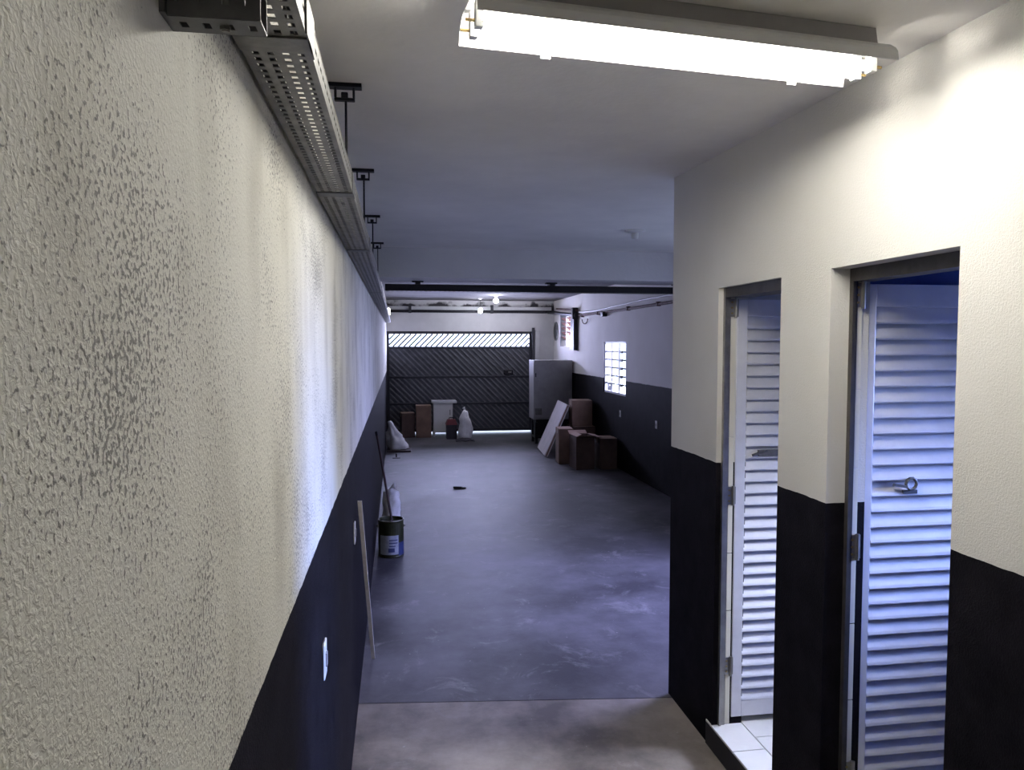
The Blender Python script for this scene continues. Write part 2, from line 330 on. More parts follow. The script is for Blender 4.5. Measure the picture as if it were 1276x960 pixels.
# thresholds: black riser with white tiles lying on it
def tile_run(parent, name, m, x0, x1, y0, y1, z0, z1, joint=.003):
    return link(name, MB().box(x0 + joint, x1 - joint, y0 + joint, y1 - joint, z0, z1), m, parent, bevel=.0015)
for i, (d, ext) in enumerate((((D1[0], D1[1]), .065), ((D2[0], D2[1]), 0.0))):
    y0, y1 = d
    x0 = XR - .012 if ext else XR
    mb = MB().box(XR - .002, XW, y0, y1, 0, STEP - .012)
    if ext: mb.box(x0 + .004, XR, y0 - .02, y1 + ext, 0, STEP - .012)
    st = struct('trim_%d' % (3 + i), mb, M['riser'], ['black step under the far louvred door, topped with white tiles', 'black step under the near louvred door, topped with white tiles'][i], 'step')
    ym = y1 - .26
    for (a, b) in ((y0 - (.02 if ext else 0), ym), (ym, y1)):
        tile_run(st, 'tile', M['tile'], x0, XW + .0, a, b, STEP - .012, STEP)
    if ext: tile_run(st, 'tile', M['tile'], x0, XR, y1, y1 + ext, STEP - .012, STEP)
    ya, yb = (2.80, YC - .14) if i == 0 else (1.28, 2.72)
    x = XW
    k = 0
    while x < XW + .9:
        y = ya - (0.13 if k % 2 else 0)
        while y < yb:
            a, b = max(y, ya), min(y + .31, yb)
            if b - a > .02: tile_run(st, 'tile', M['tile'], x, x + .31, a, b, STEP - .012, STEP)
            y += .31
        x += .31; k += 1

# ------------------------------------------------------------------ windows
def louvre_window(n, x0, x1, y0, y1, z0, z1, rows, cols, label, seen=True):
    w = tag(link('window_%d' % n, MB().box(x0, x1, y0, y0 + .035, z0, z1).box(x0, x1, y1 - .035, y1, z0, z1)
                 .box(x0, x1, y0 + .035, y1 - .035, z0, z0 + .035).box(x0, x1, y0 + .035, y1 - .035, z1 - .035, z1), M['white_paint']), label, 'window', kind='structure')
    hz = (z1 - z0 - .07) / rows
    xm = (x0 + x1) / 2
    for r in range(rows):
        zb = z0 + .035 + r * hz
        link('pane', MB().bar((xm - .03, (y0 + y1) / 2, zb + .012), (xm + .012, (y0 + y1) / 2, zb + hz - .006), y1 - y0 - .08, .005, up=(1, 0, 0)), M['glass'], w)
        if r:
            link('glazing_bar', MB().box(xm - .015, xm + .012, y0 + .035, y1 - .035, zb - .013, zb + .013), M['dark'], w)
    for c in range(cols):
        yy = y0 + (y1 - y0) * (c + 1) / (cols + 1)
        link('upright', MB().box(x0 - .004, x0 + .016, yy - .018, yy + .018, z0 + .03, z1 - .03), M['housing'], w)
    for r in range(1, rows):
        zb = z0 + .035 + r * hz
        link('pivot', MB().box(x0 - .03, x0, y0 + .22, y0 + .28, zb - .025, zb + .02), M['dark'], w)
    return w
louvre_window(1, XG + .02, XG + .07, 11.80, 13.13, 1.245, 2.15, 6, 2, 'bright white tilting-pane window in the garage right wall')
louvre_window(2, XG + .04, XG + .09, 4.75, 6.75, 1.15, 2.35, 6, 3, 'wide tilting-pane window behind the corner of the washrooms')
louvre_window(3, XG + .05, XG + .09, 1.70, 2.30, 1.65, 2.25, 4, 0, 'small high washroom window of the near washroom')
louvre_window(4, XG + .05, XG + .09, 2.85, 3.25, 1.65, 2.25, 4, 0, 'small high washroom window of the far washroom')
# red louvred opening beside the gate
w5 = tag(link('window_5', MB().box(XG - .01, XG + .13, 15.35, 15.42, 2.06, 2.77).box(XG - .01, XG + .13, 16.68, 16.75, 2.06, 2.77).box(XG - .01, XG + .13, 15.42, 16.68, 2.72, 2.77), M['gate_bar']),
         'red-brown louvred opening high in the right wall beside the gate', 'window', kind='structure')
for r in range(6):
    z = 2.10 + r * .105
    for (a, b) in ((15.42, 16.15), (16.22, 16.68)):
        if r == 0 or (r == 1 and a < 16): continue
        link('slat', MB().bar((XG + .01, (a + b) / 2, z + .07), (XG + .11, (a + b) / 2, z), b - a, .018), M['rust_brick'], w5)
link('upright', MB().box(XG + .0, XG + .05, 16.15, 16.22, 2.06, 2.72), M['white_paint'], w5)
link('shutter', MB().box(XG - .10, XG - .02, 15.05, 15.35, 1.98, 2.66), M['dark'], w5)

# ------------------------------------------------------------------ louvred doors, open into the washrooms
def louvre_door(n, yj, xd, frame, strip, label, latch):
    """yj: far jamb face; door leaf stands square to the wall at the jamb, hinged at x = xd"""
    t = thing('door_%d' % n, (xd, yj, STEP), label, 'door'); t['kind'] = 'structure'
    y0, y1 = yj - .006, yj + .040           # leaf faces (camera side y0)
    if yj < 3: y0, y1 = yj + .004, yj + .050
    x0, x1 = xd, xd + .62
    zb, zt = STEP + .035, HEAD - .055
    sw = .055
    link('hinge_stile', MB().box(x0, x0 + sw, y0, y1, zb, zt), M['door'], t, bevel=.003)
    link('lock_stile', MB().box(x1 - sw, x1, y0, y1, zb, zt), M['door'], t, bevel=.003)
    link('top_rail', MB().box(x0 + sw, x1 - sw, y0, y1, zt - .085, zt), M['door'], t, bevel=.003)
    link('bottom_rail', MB().box(x0 + sw, x1 - sw, y0, y1, zb, zb + .085), M['door'], t, bevel=.003)
    za, zc = zb + .085, zt - .085
    cnt = 33; p = (zc - za) / cnt
    sl = None
    for k in range(cnt):
        z = za + k * p
        if sl is None:
            # one louvre blade: face leaning out at the bottom with a rolled lower lip
            prof = [(y0 + .002, z + .012), (y0 - .001, z + .002), (y0 + .008, z - .004), (y0 + .013, z + .006), (y0 + .036, z + p - .004), (y0 + .032, z + p + .002)]
            sl = link('slat', MB().prism(prof, x0 + sw + .001, x1 - sw - .001, 'x'), M['door'], t)
        else:
            o = sl.copy(); C.objects.link(o); o.parent = t; o.location = Vector(sl.location) + Vector((0, 0, k * p))
    link('back_sheet', MB().box(x0 + sw, x1 - sw, y1 - .006, y1 - .002, za, zc), M['galv_dark'], t)
    # hinges between the jamb and the leaf
    for hz in (2.285, 1.33, .44):
        h = link('hinge', MB().box(xd - .045, xd + .004, yj - .010, yj - .004, hz - .045, hz + .045).tube([(xd - .012, yj - .014, hz - .05), (xd - .012, yj - .014, hz + .05)], .008, 8), M['alu'], t)
        for q in (-.028, 0, .028):
            link('screw', MB().tube([(xd - .032, yj - .0135, hz + q), (xd - .032, yj - .009, hz + q)], .005, 8), M['brass'], h)
    if latch == 'hook':
        cx, cz = xd + .215, 1.565
        h = link('hook_latch', MB().tube([(cx + .022 * math.cos(a), y0 - .008, cz + .022 * math.sin(a)) for a in [i * math.pi / 5 for i in range(11)]], .006, 8), M['galv_dark'], t)
        link('latch_arm', MB().bar((cx - .02, y0 - .008, cz - .012), (cx - .075, y0 - .008, cz - .002), .010), M['galv_dark'], h)
        link('latch_plate', MB().box(cx - .03, cx + .03, y0 - .004, y0 + .012, cz - .04, cz - .026), M['galv_dark'], h)
    else:
        cx, cz = xd + .16, 1.545
        h = link('latch_plate', MB().box(cx - .035, cx + .09, y0 - .006, y0 + .01, cz - .016, cz + .016), M['galv'], t)
        link('latch_arm', MB().bar((cx - .07, y0 - .006, cz - .01), (cx + .01, y0 - .006, cz + .012), .010), M['galv_dark'], h)
    # aluminium frame on the jamb and head, and the strip of tiles on the reveal
    f = tag(link('trim_%d' % (4 + n), MB().box(frame[0], frame[0] + .010, yj - .022, yj, STEP, HEAD).box(frame[0] + .010, frame[1], yj - .012, yj, STEP, HEAD), M['alu'] if n == 1 else M['alu_dark']),
            ['pale aluminium frame of the far louvred door', 'dark aluminium frame of the near louvred door'][n - 1], 'door frame', kind='structure')
    d = D1 if n == 1 else D2
    link('head_frame', MB().box(frame[0], XW, d[0], yj - .022, HEAD - .048, HEAD), M['alu_dark'], f)
    link('strike_jamb', MB().box(frame[0], frame[1], d[0], d[0] + .014, STEP, HEAD - .048), M['alu_dark'], f)
    z = STEP; h = .30
    while z < HEAD - .06:
        link('tile', MB().box(strip[0], strip[1], yj - .006, yj, z + .002, min(z + h, HEAD - .03) - .002), M['tile_cream'], f, bevel=.001)
        z += h
    return t
louvre_door(1, D1[1], 1.700, (1.627, 1.661), (1.665, 1.690), 'grey louvred aluminium door standing open, farther from camera and narrower in view', 'plate')
louvre_door(2, D2[1], 1.737, (1.677, 1.703), (1.704, 1.727), 'blue-grey louvred aluminium door standing open, nearest the camera on the right', 'hook')

# ------------------------------------------------------------------ fluorescent fixture
FX = Matrix.Translation((0.78, 1.985, 0)) @ Matrix.Rotation(R(6.5), 4, 'Z')
HL = .602
t = thing('fluorescent_fixture', (0.78, 1.985, 2.895), 'lit fluorescent batten with white winged reflector on the corridor ceiling', 'light fixture')
link('housing', MB(FX).prism([(-.055, 2.955), (.055, 2.955), (.045, 3.006), (-.045, 3.006)], -HL + .02, HL - .02, 'x'), M['housing'], t)
for s in (-1, 1):
    pr = [(.050, 2.955), (.078, 2.947), (.100, 2.930), (.108, 2.918), (.112, 2.893)]
    inner = [(s * a, b) for a, b in pr]; outer = [(s * (a + .002), b + .0015) for a, b in pr]
    link('reflector_wing', MB(FX).prism(inner + outer[::-1], -HL, HL, 'x'), M['reflector'], t)
    link('lamp_tube', MB(FX).tube([(-HL + .025, s * .032, 2.903), (HL - .035, s * .032, 2.903)], .0135, 14), M['tube'], t, smooth=True)
    for e in (-1, 1):
        hd = link('lamp_holder', MB(FX).box(e * (HL - .022) - .011, e * (HL - .022) + .011, s * .032 - .013, s * .032 + .013, 2.884, 2.950), M['plastic'], t, bevel=.003)
        link('contact', MB(FX).tube([(e * (HL - .012), s * .032, 2.903), (e * (HL + .012), s * .032, 2.902)], .0045, 8), M['brass'], hd)
link('reflector_spine', MB(FX).box(-HL, HL, -.050, .050, 2.9525, 2.955), M['reflector'], t)
for e in (-.36, .42):
    link('clip', MB(FX).box(e - .014, e + .014, .1125, .118, 2.884, 2.899), M['plastic'], t)

# ------------------------------------------------------------------ perforated cable tray along the left wall
TX0, TX1, TZ = -.230, -.128, 2.55
def breaks(a, b, pitch, hole):
    n = max(1, int((b - a) / pitch)); p = (b - a) / n; out = [a]
    for k in range(n):
        c = a + (k + .5) * p; out += [c - hole / 2, c + hole / 2]
    return out + [b]
tray = thing('cable_tray', (-.18, 8, TZ), 'long perforated galvanised cable tray hung along the left wall', 'cable tray')
cuts = [.35, 1.18, 2.31, 3.66, 6.6, 9.6, 12.6, 15.6]
for a, b in zip(cuts, cuts[1:]):
    us = breaks(a + .002, b - .002, .026, .0135); vs_ = breaks(TX0 + .006, TX1 - .004, .0215, .0105)
    sec = link('tray_floor', MB().holes(us, vs_, lambda u, v: (v, u, TZ)), M['galv'], tray, solid=.0015)
    for x, nm in ((TX0, 'side_flange'), (TX1, 'side_flange')):
        link(nm, MB().holes(breaks(a + .002, b - .002, .040, .022), breaks(TZ + .004, TZ + .050, .023, .007), lambda u, v, x=x: (x, u, v)), M['galv'], sec, solid=.0015)
    link('lip', MB().box(TX0 - .0015, TX0 + .012, a + .002, b - .002, TZ + .0495, TZ + .0515).box(TX1 - .012, TX1 + .0015, a + .002, b - .002, TZ + .0495, TZ + .0515)
         .box(TX0 - .001, TX0 + .006, a + .002, b - .002, TZ - .001, TZ + .005).box(TX1 - .004, TX1 + .001, a + .002, b - .002, TZ - .001, TZ + .005), M['galv'], sec)
for y in cuts[1:-1]:
    link('coupling', MB().box(TX0 - .002, TX1 + .004, y - .028, y + .028, TZ - .004, TZ - .0015).box(TX1 + .0015, TX1 + .004, y - .05, y + .05, TZ - .004, TZ + .055), M['galv_dark'] if y > 2 else M['galv'], tray)
for x, r, lb in ((-.216, .008, 'added black cable darkening the holes on the wall side of the tray'), (-.192, .006, 'thin added black cable darkening the holes beside the wall-side one'), (-.142, .009, 'added black cable darkening the holes on the open side of the tray')):  # unseen cables, added so that the tray holes look dark
    t = thing('added_cable', (x, 8, TZ + .002), lb, 'cable', 'cables added in the tray')
    link('sheath', MB().tube([(x + .004 * math.sin(y * 1.7 + x * 90), y, TZ + .0015 + r) for y in [.36 + k * .3 for k in range(51)]], r, 6), M['dark'], t)
# ceiling hangers of the tray: channel, stirrup, rod
for i, y in enumerate((1.28, 2.78, 4.26, 5.75, 7.25)):
    zc = ceil_z(y)
    h = thing('tray_hanger', (-.178, y, zc), ['black ceiling hanger rod and channel of the tray, above the camera end', 'black ceiling hanger holding the tray, nearest one fully in view',
              'black ceiling hanger holding the tray, second in view', 'black ceiling hanger holding the tray, third in view', 'black ceiling hanger holding the tray, last before the beam'][i], 'hanger', 'ceiling hangers of the cable tray')
    link('channel', MB().box(-.238, -.118, y - .02, y + .02, zc - .014, zc), M['dark'], h)
    link('stirrup', MB().box(-.214, -.206, y - .012, y + .012, zc - .050, zc - .014).box(-.150, -.142, y - .012, y + .012, zc - .050, zc - .014)
         .box(-.214, -.142, y - .012, y + .012, zc - .060, zc - .050).box(-.190, -.166, y - .010, y + .010, zc - .052, zc - .030), M['dark'], h, bevel=.003)
    link('rod', MB().tube([(-.174, y, zc - .03), (-.174, y, TZ + .060)], .0045, 8), M['dark'], h)
    link('cross_bar', MB().box(TX0, TX1, y - .012, y + .012, TZ + .053, TZ + .060), M['dark'], h)
# short perforated strut arm fixed to the wall below the tray, closest to the camera
t = thing('strut_bracket', (-.24, .86, 2.435), 'short perforated strut arm on the left wall under the near tray end', 'bracket')
link('wall_plate', MB().box(-.240, -.234, .835, .885, 2.443, 2.483), M['galv_dark'], t)
xs = breaks(-.234, -.140, .0205, .008)
link('arm_web', MB().holes(xs, breaks(2.443, 2.483, .040, .012), lambda u, v: (u, .842, v)), M['galv_dark'], t, solid=.002)
link('arm_flange', MB().holes(xs, breaks(.842, .882, .040, .014), lambda u, v: (u, v, 2.443)), M['galv_dark'], t, solid=.002)
link('arm_web', MB().holes(xs, breaks(2.443, 2.483, .040, .012), lambda u, v: (u, .882, v)), M['galv_dark'], t, solid=.002)
link('bolt', MB().tube([(-.180, .862, 2.437), (-.180, .862, 2.552)], .004, 8).tube([(-.180, .862, 2.438), (-.180, .862, 2.442)], .006, 6), M['galv'], t)

# cross tray under the beam
t = thing('cross_tray', (1.7, 8.0, 2.66), 'dark cable tray crossing the garage beneath the concrete beam', 'cable tray')
link('tray_floor', MB().holes(breaks(-.12, 3.68, .05, .02), breaks(7.93, 8.07, .035, .012), lambda u, v: (u, v, 2.664)), M['galv_dark'], t, solid=.002)
for y in (7.93, 8.07):
    link('side_flange', MB().holes(breaks(-.12, 3.68, .05, .024), breaks(2.664, 2.732, .034, .008), lambda u, v, y=y: (u, y, v)), M['dark'], t, solid=.002)
for i, x in enumerate((.22, 1.66, 3.1)):
    h = thing('cross_tray_hanger', (x, 8.0, 2.77), ['small black hanger under the beam by the left wall', 'small black hanger under the middle of the beam', 'small black hanger under the right part of the beam'][i], 'hanger', 'hangers of the cross tray')
    link('channel', MB().box(x - .06, x + .06, 7.96, 8.04, 2.755, 2.77), M['dark'], h)
    link('rod', MB().tube([(x, 8.0, 2.757), (x, 8.0, 2.745)], .006, 8), M['dark'], h)
    link('clamp', MB().box(x - .028, x + .028, 7.924, 8.076, 2.733, 2.752), M['dark'], h)

# ------------------------------------------------------------------ gate
GX0, GX1, GT = -.240, 3.17, 2.43
g = thing('sliding_gate', (1.47, YE + .05, 0), 'dark steel garage gate with diagonal ribs and bright open lattice along its top', 'gate')
gy = YE + .05
link('top_rail', MB().box(GX0, GX1, gy, gy + .06, 2.345, GT), M['gate_bar'], g)
link('lattice_rail', MB().box(GX0, GX1, gy, gy + .06, 1.995, 2.055), M['gate_bar'], g)
link('bottom_rail', MB().box(GX0, GX1, gy, gy + .06, .05, .115), M['gate_bar'], g)
for x in (GX0, GX1 - .06): link('stile', MB().box(x, x + .06, gy - .002, gy + .062, .05, GT), M['gate_bar'], g)
for z in (1.336, .709): link('mid_rail', MB().box(GX0 + .06, GX1 - .06, gy - .012, gy + .05, z - .025, z + .025), M['gate_bar'], g)
for (za, zb) in ((.115, .684), (.734, 1.311), (1.361, 1.995)):
    p = link('sheet_panel', MB().box(GX0 + .06, GX1 - .06, gy + .03, gy + .036, za, zb), M['gate'], g)
    mb = MB(); hgt = zb - za; step = .135; x = GX0 + .06 - hgt
    while x < GX1 - .06:
        xa, xb = x, x + hgt; a0, b0 = za, zb
        if xa < GX0 + .06: a0 = za + (GX0 + .06 - xa); xa = GX0 + .06
        if xb > GX1 - .06: b0 = zb - (xb - (GX1 - .06)); xb = GX1 - .06
        if xb - xa > .03: mb.bar((GX1 + GX0 - xa, gy + .018, a0), (GX1 + GX0 - xb, gy + .018, b0), .034, .030, up=(0, 1, 0))
        x += step
    o = link('rib', mb, M['gate_rib'], p); o['kind'] = 'stuff'
x = GX0 + .06 - .29
while x < GX1 - .06:
    xa, xb, a0, b0 = x, x + .29, 2.055, 2.345
    if xa < GX0 + .06: a0 += GX0 + .06 - xa; xa = GX0 + .06
    if xb > GX1 - .06: b0 -= xb - (GX1 - .06); xb = GX1 - .06
    if xb - xa > .03: link('lattice_bar', MB().bar((xa, gy + .03, a0), (xb, gy + .03, b0), .036, .03, up=(0, 1, 0)), M['gate_bar'], g)
    x += .125
lk = link('lock_box', MB().box(2.50, 2.72, gy - .05, gy - .012, 1.39, 1.50), M['dark'], g, bevel=.006)
link('key_plate', MB().box(2.60, 2.68, gy - .055, gy - .05, 1.43, 1.47), M['galv'], lk)
struct('trim_7', MB().box(3.17, 3.235, YE - .02, YE + .2, 0, 2.5), M['gate_bar'], 'dark steel gate post on the right of the gate', 'post')
struct('trim_8', MB().box(3.25, 3.36, YE - .04, YE + .2, 0, 2.44), M['white_paint'], 'white jamb beside the gate post', 'post')
# overhead rail of the gate
t = thing('overhead_rail', (1.7, YE - .1, 2.8), 'white overhead rail with dark steel angle above the garage gate', 'rail')
link('rail_profile', MB().box(XL + .02, 3.62, YE - .10, YE - .03, 2.905, 2.985), M['white_paint'], t)
link('steel_angle', MB().box(XL + .02, 3.62, YE - .13, YE - .02, 2.84, 2.90), M['dark'], t)
for x in (.30, 2.20): link('bracket', MB().box(x - .03, x + .03, YE - .15, YE, 2.83, 3.02), M['gate_bar'], t)
# outside apron and street seen only as light through the gaps
struct('ground', MB().box(-6, 10, YE + .2, 40, -.3, -.004), M['apron'], 'bare concrete apron outside the gate', 'ground')

# ------------------------------------------------------------------ lamps in the garage
def led(label, x, y, z, zc):
    t = thing('bulb_lamp', (x, y, zc), label, 'lamp', 'lit bulbs near the gate')
    link('ceiling_rose', MB().lathe(x, y, [(.05, zc), (.05, zc - .02), (.02, zc - .03)], 16), M['plastic'], t)
    if zc - z > .14: link('cord', MB().tube([(x, y, zc - .02), (x, y, z + .06)], .004, 6), M['dark'], t)
    link('socket', MB().lathe(x, y, [(.02, z + .075), (.022, z + .035), (.018, z + .03)], 14), M['plastic'], t)
    link('bulb', MB().lathe(x, y, [(.016, z + .035), (.042, z + .015), (.056, z - .015), (.044, z - .05), (.010, z - .068)], 16), M['bulb'], t, smooth=True)
led('lit bulb hanging higher and nearer, right of its twin', 2.045, 15.5, 3.03, 3.13)
led('lit bulb hanging lower by the gate rail, left of its twin', 1.84, 16.6, 2.87, 3.13)
t = thing('bulkhead_lamp', (-.24, 15.0, 2.70), 'small pale bulkhead lamp on the left wall at the tray end', 'lamp')
link('base', MB().box(-.24, -.20, 14.9, 15.1, 2.66, 2.84), M['plastic'], t, bevel=.01)
link('diffuser', MB().box(-.20, -.13, 14.92, 15.08, 2.68, 2.82), M['bulb_warm'], t, bevel=.02)
t = thing('ceiling_lampholder', (2.0, 6.15, ceil_z(5)), 'white round lampholder on the garage ceiling without bulb', 'lampholder')
zc = ceil_z(5)
link('rose', MB().lathe(2.0, 6.15, [(.085, zc), (.085, zc - .012), (.055, zc - .022), (.035, zc - .024)], 20), M['plastic'], t)
link('socket', MB().lathe(2.0, 6.15, [(.032, zc - .02), (.030, zc - .065), (.024, zc - .075)], 16), M['plastic'], t)

# ------------------------------------------------------------------ wall plates
def plate(x, y, z, face, label, toggles=1, name='wall_socket'):
    t = thing(name, (x, y, z), label, 'socket', 'white wall sockets')
    link('plate', MB().box(min(x, x + .008 * face), max(x, x + .008 * face), y - .037, y + .037, z - .057, z + .057), M['plastic'], t, bevel=.006)
    link('module', MB().box(min(x + .008 * face, x + .013 * face), max(x + .008 * face, x + .013 * face), y - .013, y + .013, z - .022, z + .022), M['housing'], t, bevel=.002)
plate(XL, 2.39, 1.10, 1, 'white wall socket on the black dado, nearest the camera')
plate(XL, 4.085, 1.08, 1, 'white wall socket on the black dado beside the leaning wooden strip')
plate(XG, 12.08, .94, -1, 'small white socket below the bright garage window')
plate(XG, 10.31, .94, -1, 'small white socket on the right garage dado, near the corner')

# ------------------------------------------------------------------ pipes on the right garage wall
t = thing('wall_conduit', (XG - .03, 12, 2.68), 'rusty conduit run high along the right garage wall', 'pipe')
link('pipe', MB().tube([(XG - .03, 8.3, 2.675), (XG - .03, 12.0, 2.672), (XG - .03, 14.9, 2.69)], .022, 10), M['rust'], t)
link('pipe', MB().tube([(XG - .035, 8.3, 2.78), (XG - .035, 11.0, 2.775), (XG - .035, 13.6, 2.73), (XG - .035, 14.9, 2.76)], .014, 8), M['white_paint'], t)
for y in (8.8, 10.2, 11.6, 13.4, 14.6): link('clamp', MB().box(XG - .06, XG, y - .02, y + .02, 2.645, 2.71), M['rust'], t)
link('junction_box', MB().box(XG - .09, XG, 12.9, 13.05, 2.60, 2.68), M['dark'], t, bevel=.006)
link('drooping_cable', MB().tube([(XG - .03, 14.4 + .22 * math.cos(a), 2.60 + .09 * math.sin(a)) for a in [math.pi * (1 + i / 8) for i in range(9)]], .010, 8), M['rust'], t)
t = thing('corner_pipework', (3.6, 15.6, 2.8), 'dark pipe bundle over the louvred opening beside the gate', 'pipe')
link('pipe', MB().tube([(3.62, 14.95, 2.70), (3.62, 16.9, 2.83), (3.5, 17.2, 2.85)], .035, 10), M['dark'], t)
link('pipe', MB().tube([(3.64, 14.95, 2.80), (3.64, 16.9, 2.92)], .022, 10), M['rust'], t)
link('valve', MB().box(3.56, 3.68, 15.0, 15.12, 2.62, 2.86), M['dark'], t, bevel=.01)
t = thing('round_vent', (XG, 17.25, 2.40), 'grey round vent on the white wall beside the gate', 'vent')
link('ring', MB(Matrix.Translation((XG, 17.2, 2.41)) @ Matrix.Rotation(R(-90), 4, 'Y')).lathe(0, 0, [(.22, 0), (.22, .02), (.19, .03), (.19, .012)], 24), M['galv'], t)
link('grille', MB(Matrix.Translation((XG, 17.2, 2.41)) @ Matrix.Rotation(R(-90), 4, 'Y')).lathe(0, 0, [(.188, .004), (.188, .010), (.05, .018)], 24), M['galv_dark'], t)

# ------------------------------------------------------------------ things in the far right corner
t = thing('metal_cabinet', (3.25, 15.6, 0), 'grey metal cabinet on dark legs, with the shade below built as a dark block, in the far right corner', 'cabinet')
link('body', MB().box(2.83, 3.66, 15.40, 15.95, .52, 1.77), M['grey_sheet'], t, bevel=.008)
dr = link('door', MB().box(2.85, 3.50, 15.385, 15.40, .55, 1.74), M['grey_sheet'], t, bevel=.004)
link('hinge', MB().box(2.86, 2.88, 15.375, 15.386, 1.42, 1.50), M['dark'], dr)
link('rating_plate', MB().box(2.86, 3.0, 15.38, 15.386, .62, .76), M['galv'], dr)
link('shade_block', MB().box(2.90, 3.60, 15.50, 15.86, .16, .52), M['dark'], t)  # solid dark block built in place of the shade under the body
for x in (2.87, 3.56):
    for y in (15.45, 15.84): link('leg', MB().box(x, x + .06, y, y + .06, 0, .46), M['dark'], t)
link('shelf', MB().box(2.87, 3.62, 15.45, 15.90, .12, .16), M['dark'], t)

def carton(label, x, y, z, sx, sy, sz, rz, m='card', flaps=False, tape=True):
    """closed or open cardboard box; x,y is the middle of its base"""
    mt = Matrix.Translation((x, y, z)) @ Matrix.Rotation(R(rz), 4, 'Z')
    t = thing('cardboard_box', (x, y, z), label, 'box', 'cardboard boxes')
    hx, hy = sx / 2, sy / 2; th = .006
    if flaps:
        mb = MB(mt).box(-hx, hx, -hy, -hy + th, 0, sz).box(-hx, hx, hy - th, hy, 0, sz).box(-hx, -hx + th, -hy + th, hy - th, 0, sz).box(hx - th, hx, -hy + th, hy - th, 0, sz).box(-hx + th, hx - th, -hy + th, hy - th, 0, th)
        link('body', mb, M[m], t)
        link('flap', MB(mt).bar((0, -hy, sz), (0, -hy - .13, sz + .025), sx, th), M['card_in'], t)
        link('flap', MB(mt).bar((0, hy, sz), (0, hy + .10, sz + .05), sx, th), M['card_in'], t)
        link('flap', MB(mt).bar((hx, 0, sz), (hx + .13, 0, sz - .02), sy, th), M['card_in'], t)
        link('flap', MB(mt).bar((-hx, 0, sz), (-hx + .1, 0, sz + .03), sy - .02, th), M['card_in'], t)
    else:
        link('body', MB(mt).box(-hx, hx, -hy, hy, 0, sz), M[m], t, bevel=.006)
        for s in (-1, 1): link('flap', MB(mt).box(-hx + .004, hx - .004, min(s * .004, s * (hy - .004)), max(s * .004, s * (hy - .004)), sz, sz + .005), M['card_in'], t)
        if tape: link('tape', MB(mt).box(-hx - .001, hx + .001, -.03, .03, sz + .005, sz + .007).box(-hx - .0015, -hx, -.03, .03, sz - .09, sz + .006), M['tape'], t)
    return t
carton('open brown cardboard box in front of the group on the right', 3.10, 12.33, 0, .32, .42, .56, 3, 'card_dark', True)
carton('narrow cardboard box behind the open one, left of it', 2.93, 12.92, 0, .26, .40, .62, -4)
carton('cardboard box at the bottom of the rear pile by the right wall', 3.45, 13.80, 0, .44, .46, .56, 2, 'card_dark')
carton('cardboard box on top of the rear pile by the right wall', 3.44, 13.80, .568, .38, .42, .48, -4)
carton('dark cardboard box against the right wall dado', 3.50, 12.28, 0, .30, .40, .52, 1, 'card_dark')
t = thing('leaning_panel', (2.80, 14.1, 0), 'long pale panel leaning on the cardboard boxes', 'panel')
B0, B1, T0 = Vector((2.76, 13.58, .0)), Vector((2.84, 14.75, .0)), Vector((3.20, 13.66, .95))
T1 = T0 + (B1 - B0); nrm = (T0 - B0).cross(B1 - B0).normalized()
if nrm.x > 0: nrm = -nrm
def sheet(d0, d1, ins):
    e = (B1 - B0) * ins; r = (T0 - B0) * ins
    q = [B0 + e + r, B1 - e + r, T1 - e - r, T0 + e - r]
    return MB().add([p + nrm * d0 for p in q] + [p + nrm * d1 for p in q], [(0, 1, 2, 3), (7, 6, 5, 4), (0, 4, 5, 1), (1, 5, 6, 2), (2, 6, 7, 3), (3, 7, 4, 0)])
link('face_sheet', sheet(.048, .06, 0), M['board'], t)
link('core', sheet(.014, .048, .012), M['card'], t)
link('back_sheet', sheet(.002, .014, 0), M['board'], t)

# ------------------------------------------------------------------ things by the gate on the left
t = thing('white_cabinet', (1.03, 17.15, 0), 'low white cabinet with overhanging top in front of the gate', 'cabinet')
link('body', MB().box(.80, 1.24, 16.95, 17.35, .10, .77), M['white_paint'], t)
link('worktop', MB().box(.77, 1.33, 16.90, 17.38, .77, .82), M['white_paint'], t, bevel=.006)
d = link('door', MB().box(.815, 1.225, 16.935, 16.95, .12, .75), M['plastic'], t)
link('handle', MB().box(1.17, 1.185, 16.92, 16.935, .5, .62), M['galv'], d)
for x in (.80, 1.20):
    for y in (16.95, 17.31): link('leg', MB().box(x, x + .04, y, y + .04, 0, .10), M['white_paint'], t)
t = thing('tool_box', (1.20, 16.62, 0), 'dark box with red lid in front of the white cabinet', 'box')
link('body', MB().box(1.07, 1.30, 16.50, 16.78, 0, .32), M['sack_dark'], t, bevel=.01)
link('lid', MB().add([(1.06, 16.49, .32), (1.31, 16.49, .32), (1.31, 16.79, .32), (1.06, 16.79, .32), (1.10, 16.53, .43), (1.27, 16.53, .43), (1.27, 16.75, .43), (1.10, 16.75, .43)],
                     [(0, 3, 2, 1), (4, 5, 6, 7), (0, 1, 5, 4), (1, 2, 6, 5), (2, 3, 7, 6), (3, 0, 4, 7)]), M['red'], t)
link('handle', MB().tube([(1.13, 16.64, .425), (1.14, 16.64, .47), (1.23, 16.64, .47), (1.24, 16.64, .425)], .010, 8), M['dark'], t)
carton('tall brown cardboard box left of the white cabinet', .58, 17.05, 0, .34, .40, .72, 0, 'card')
carton('shorter brown cardboard box near the left wall by the gate', .22, 17.10, 0, .30, .38, .55, 6, 'card_dark')

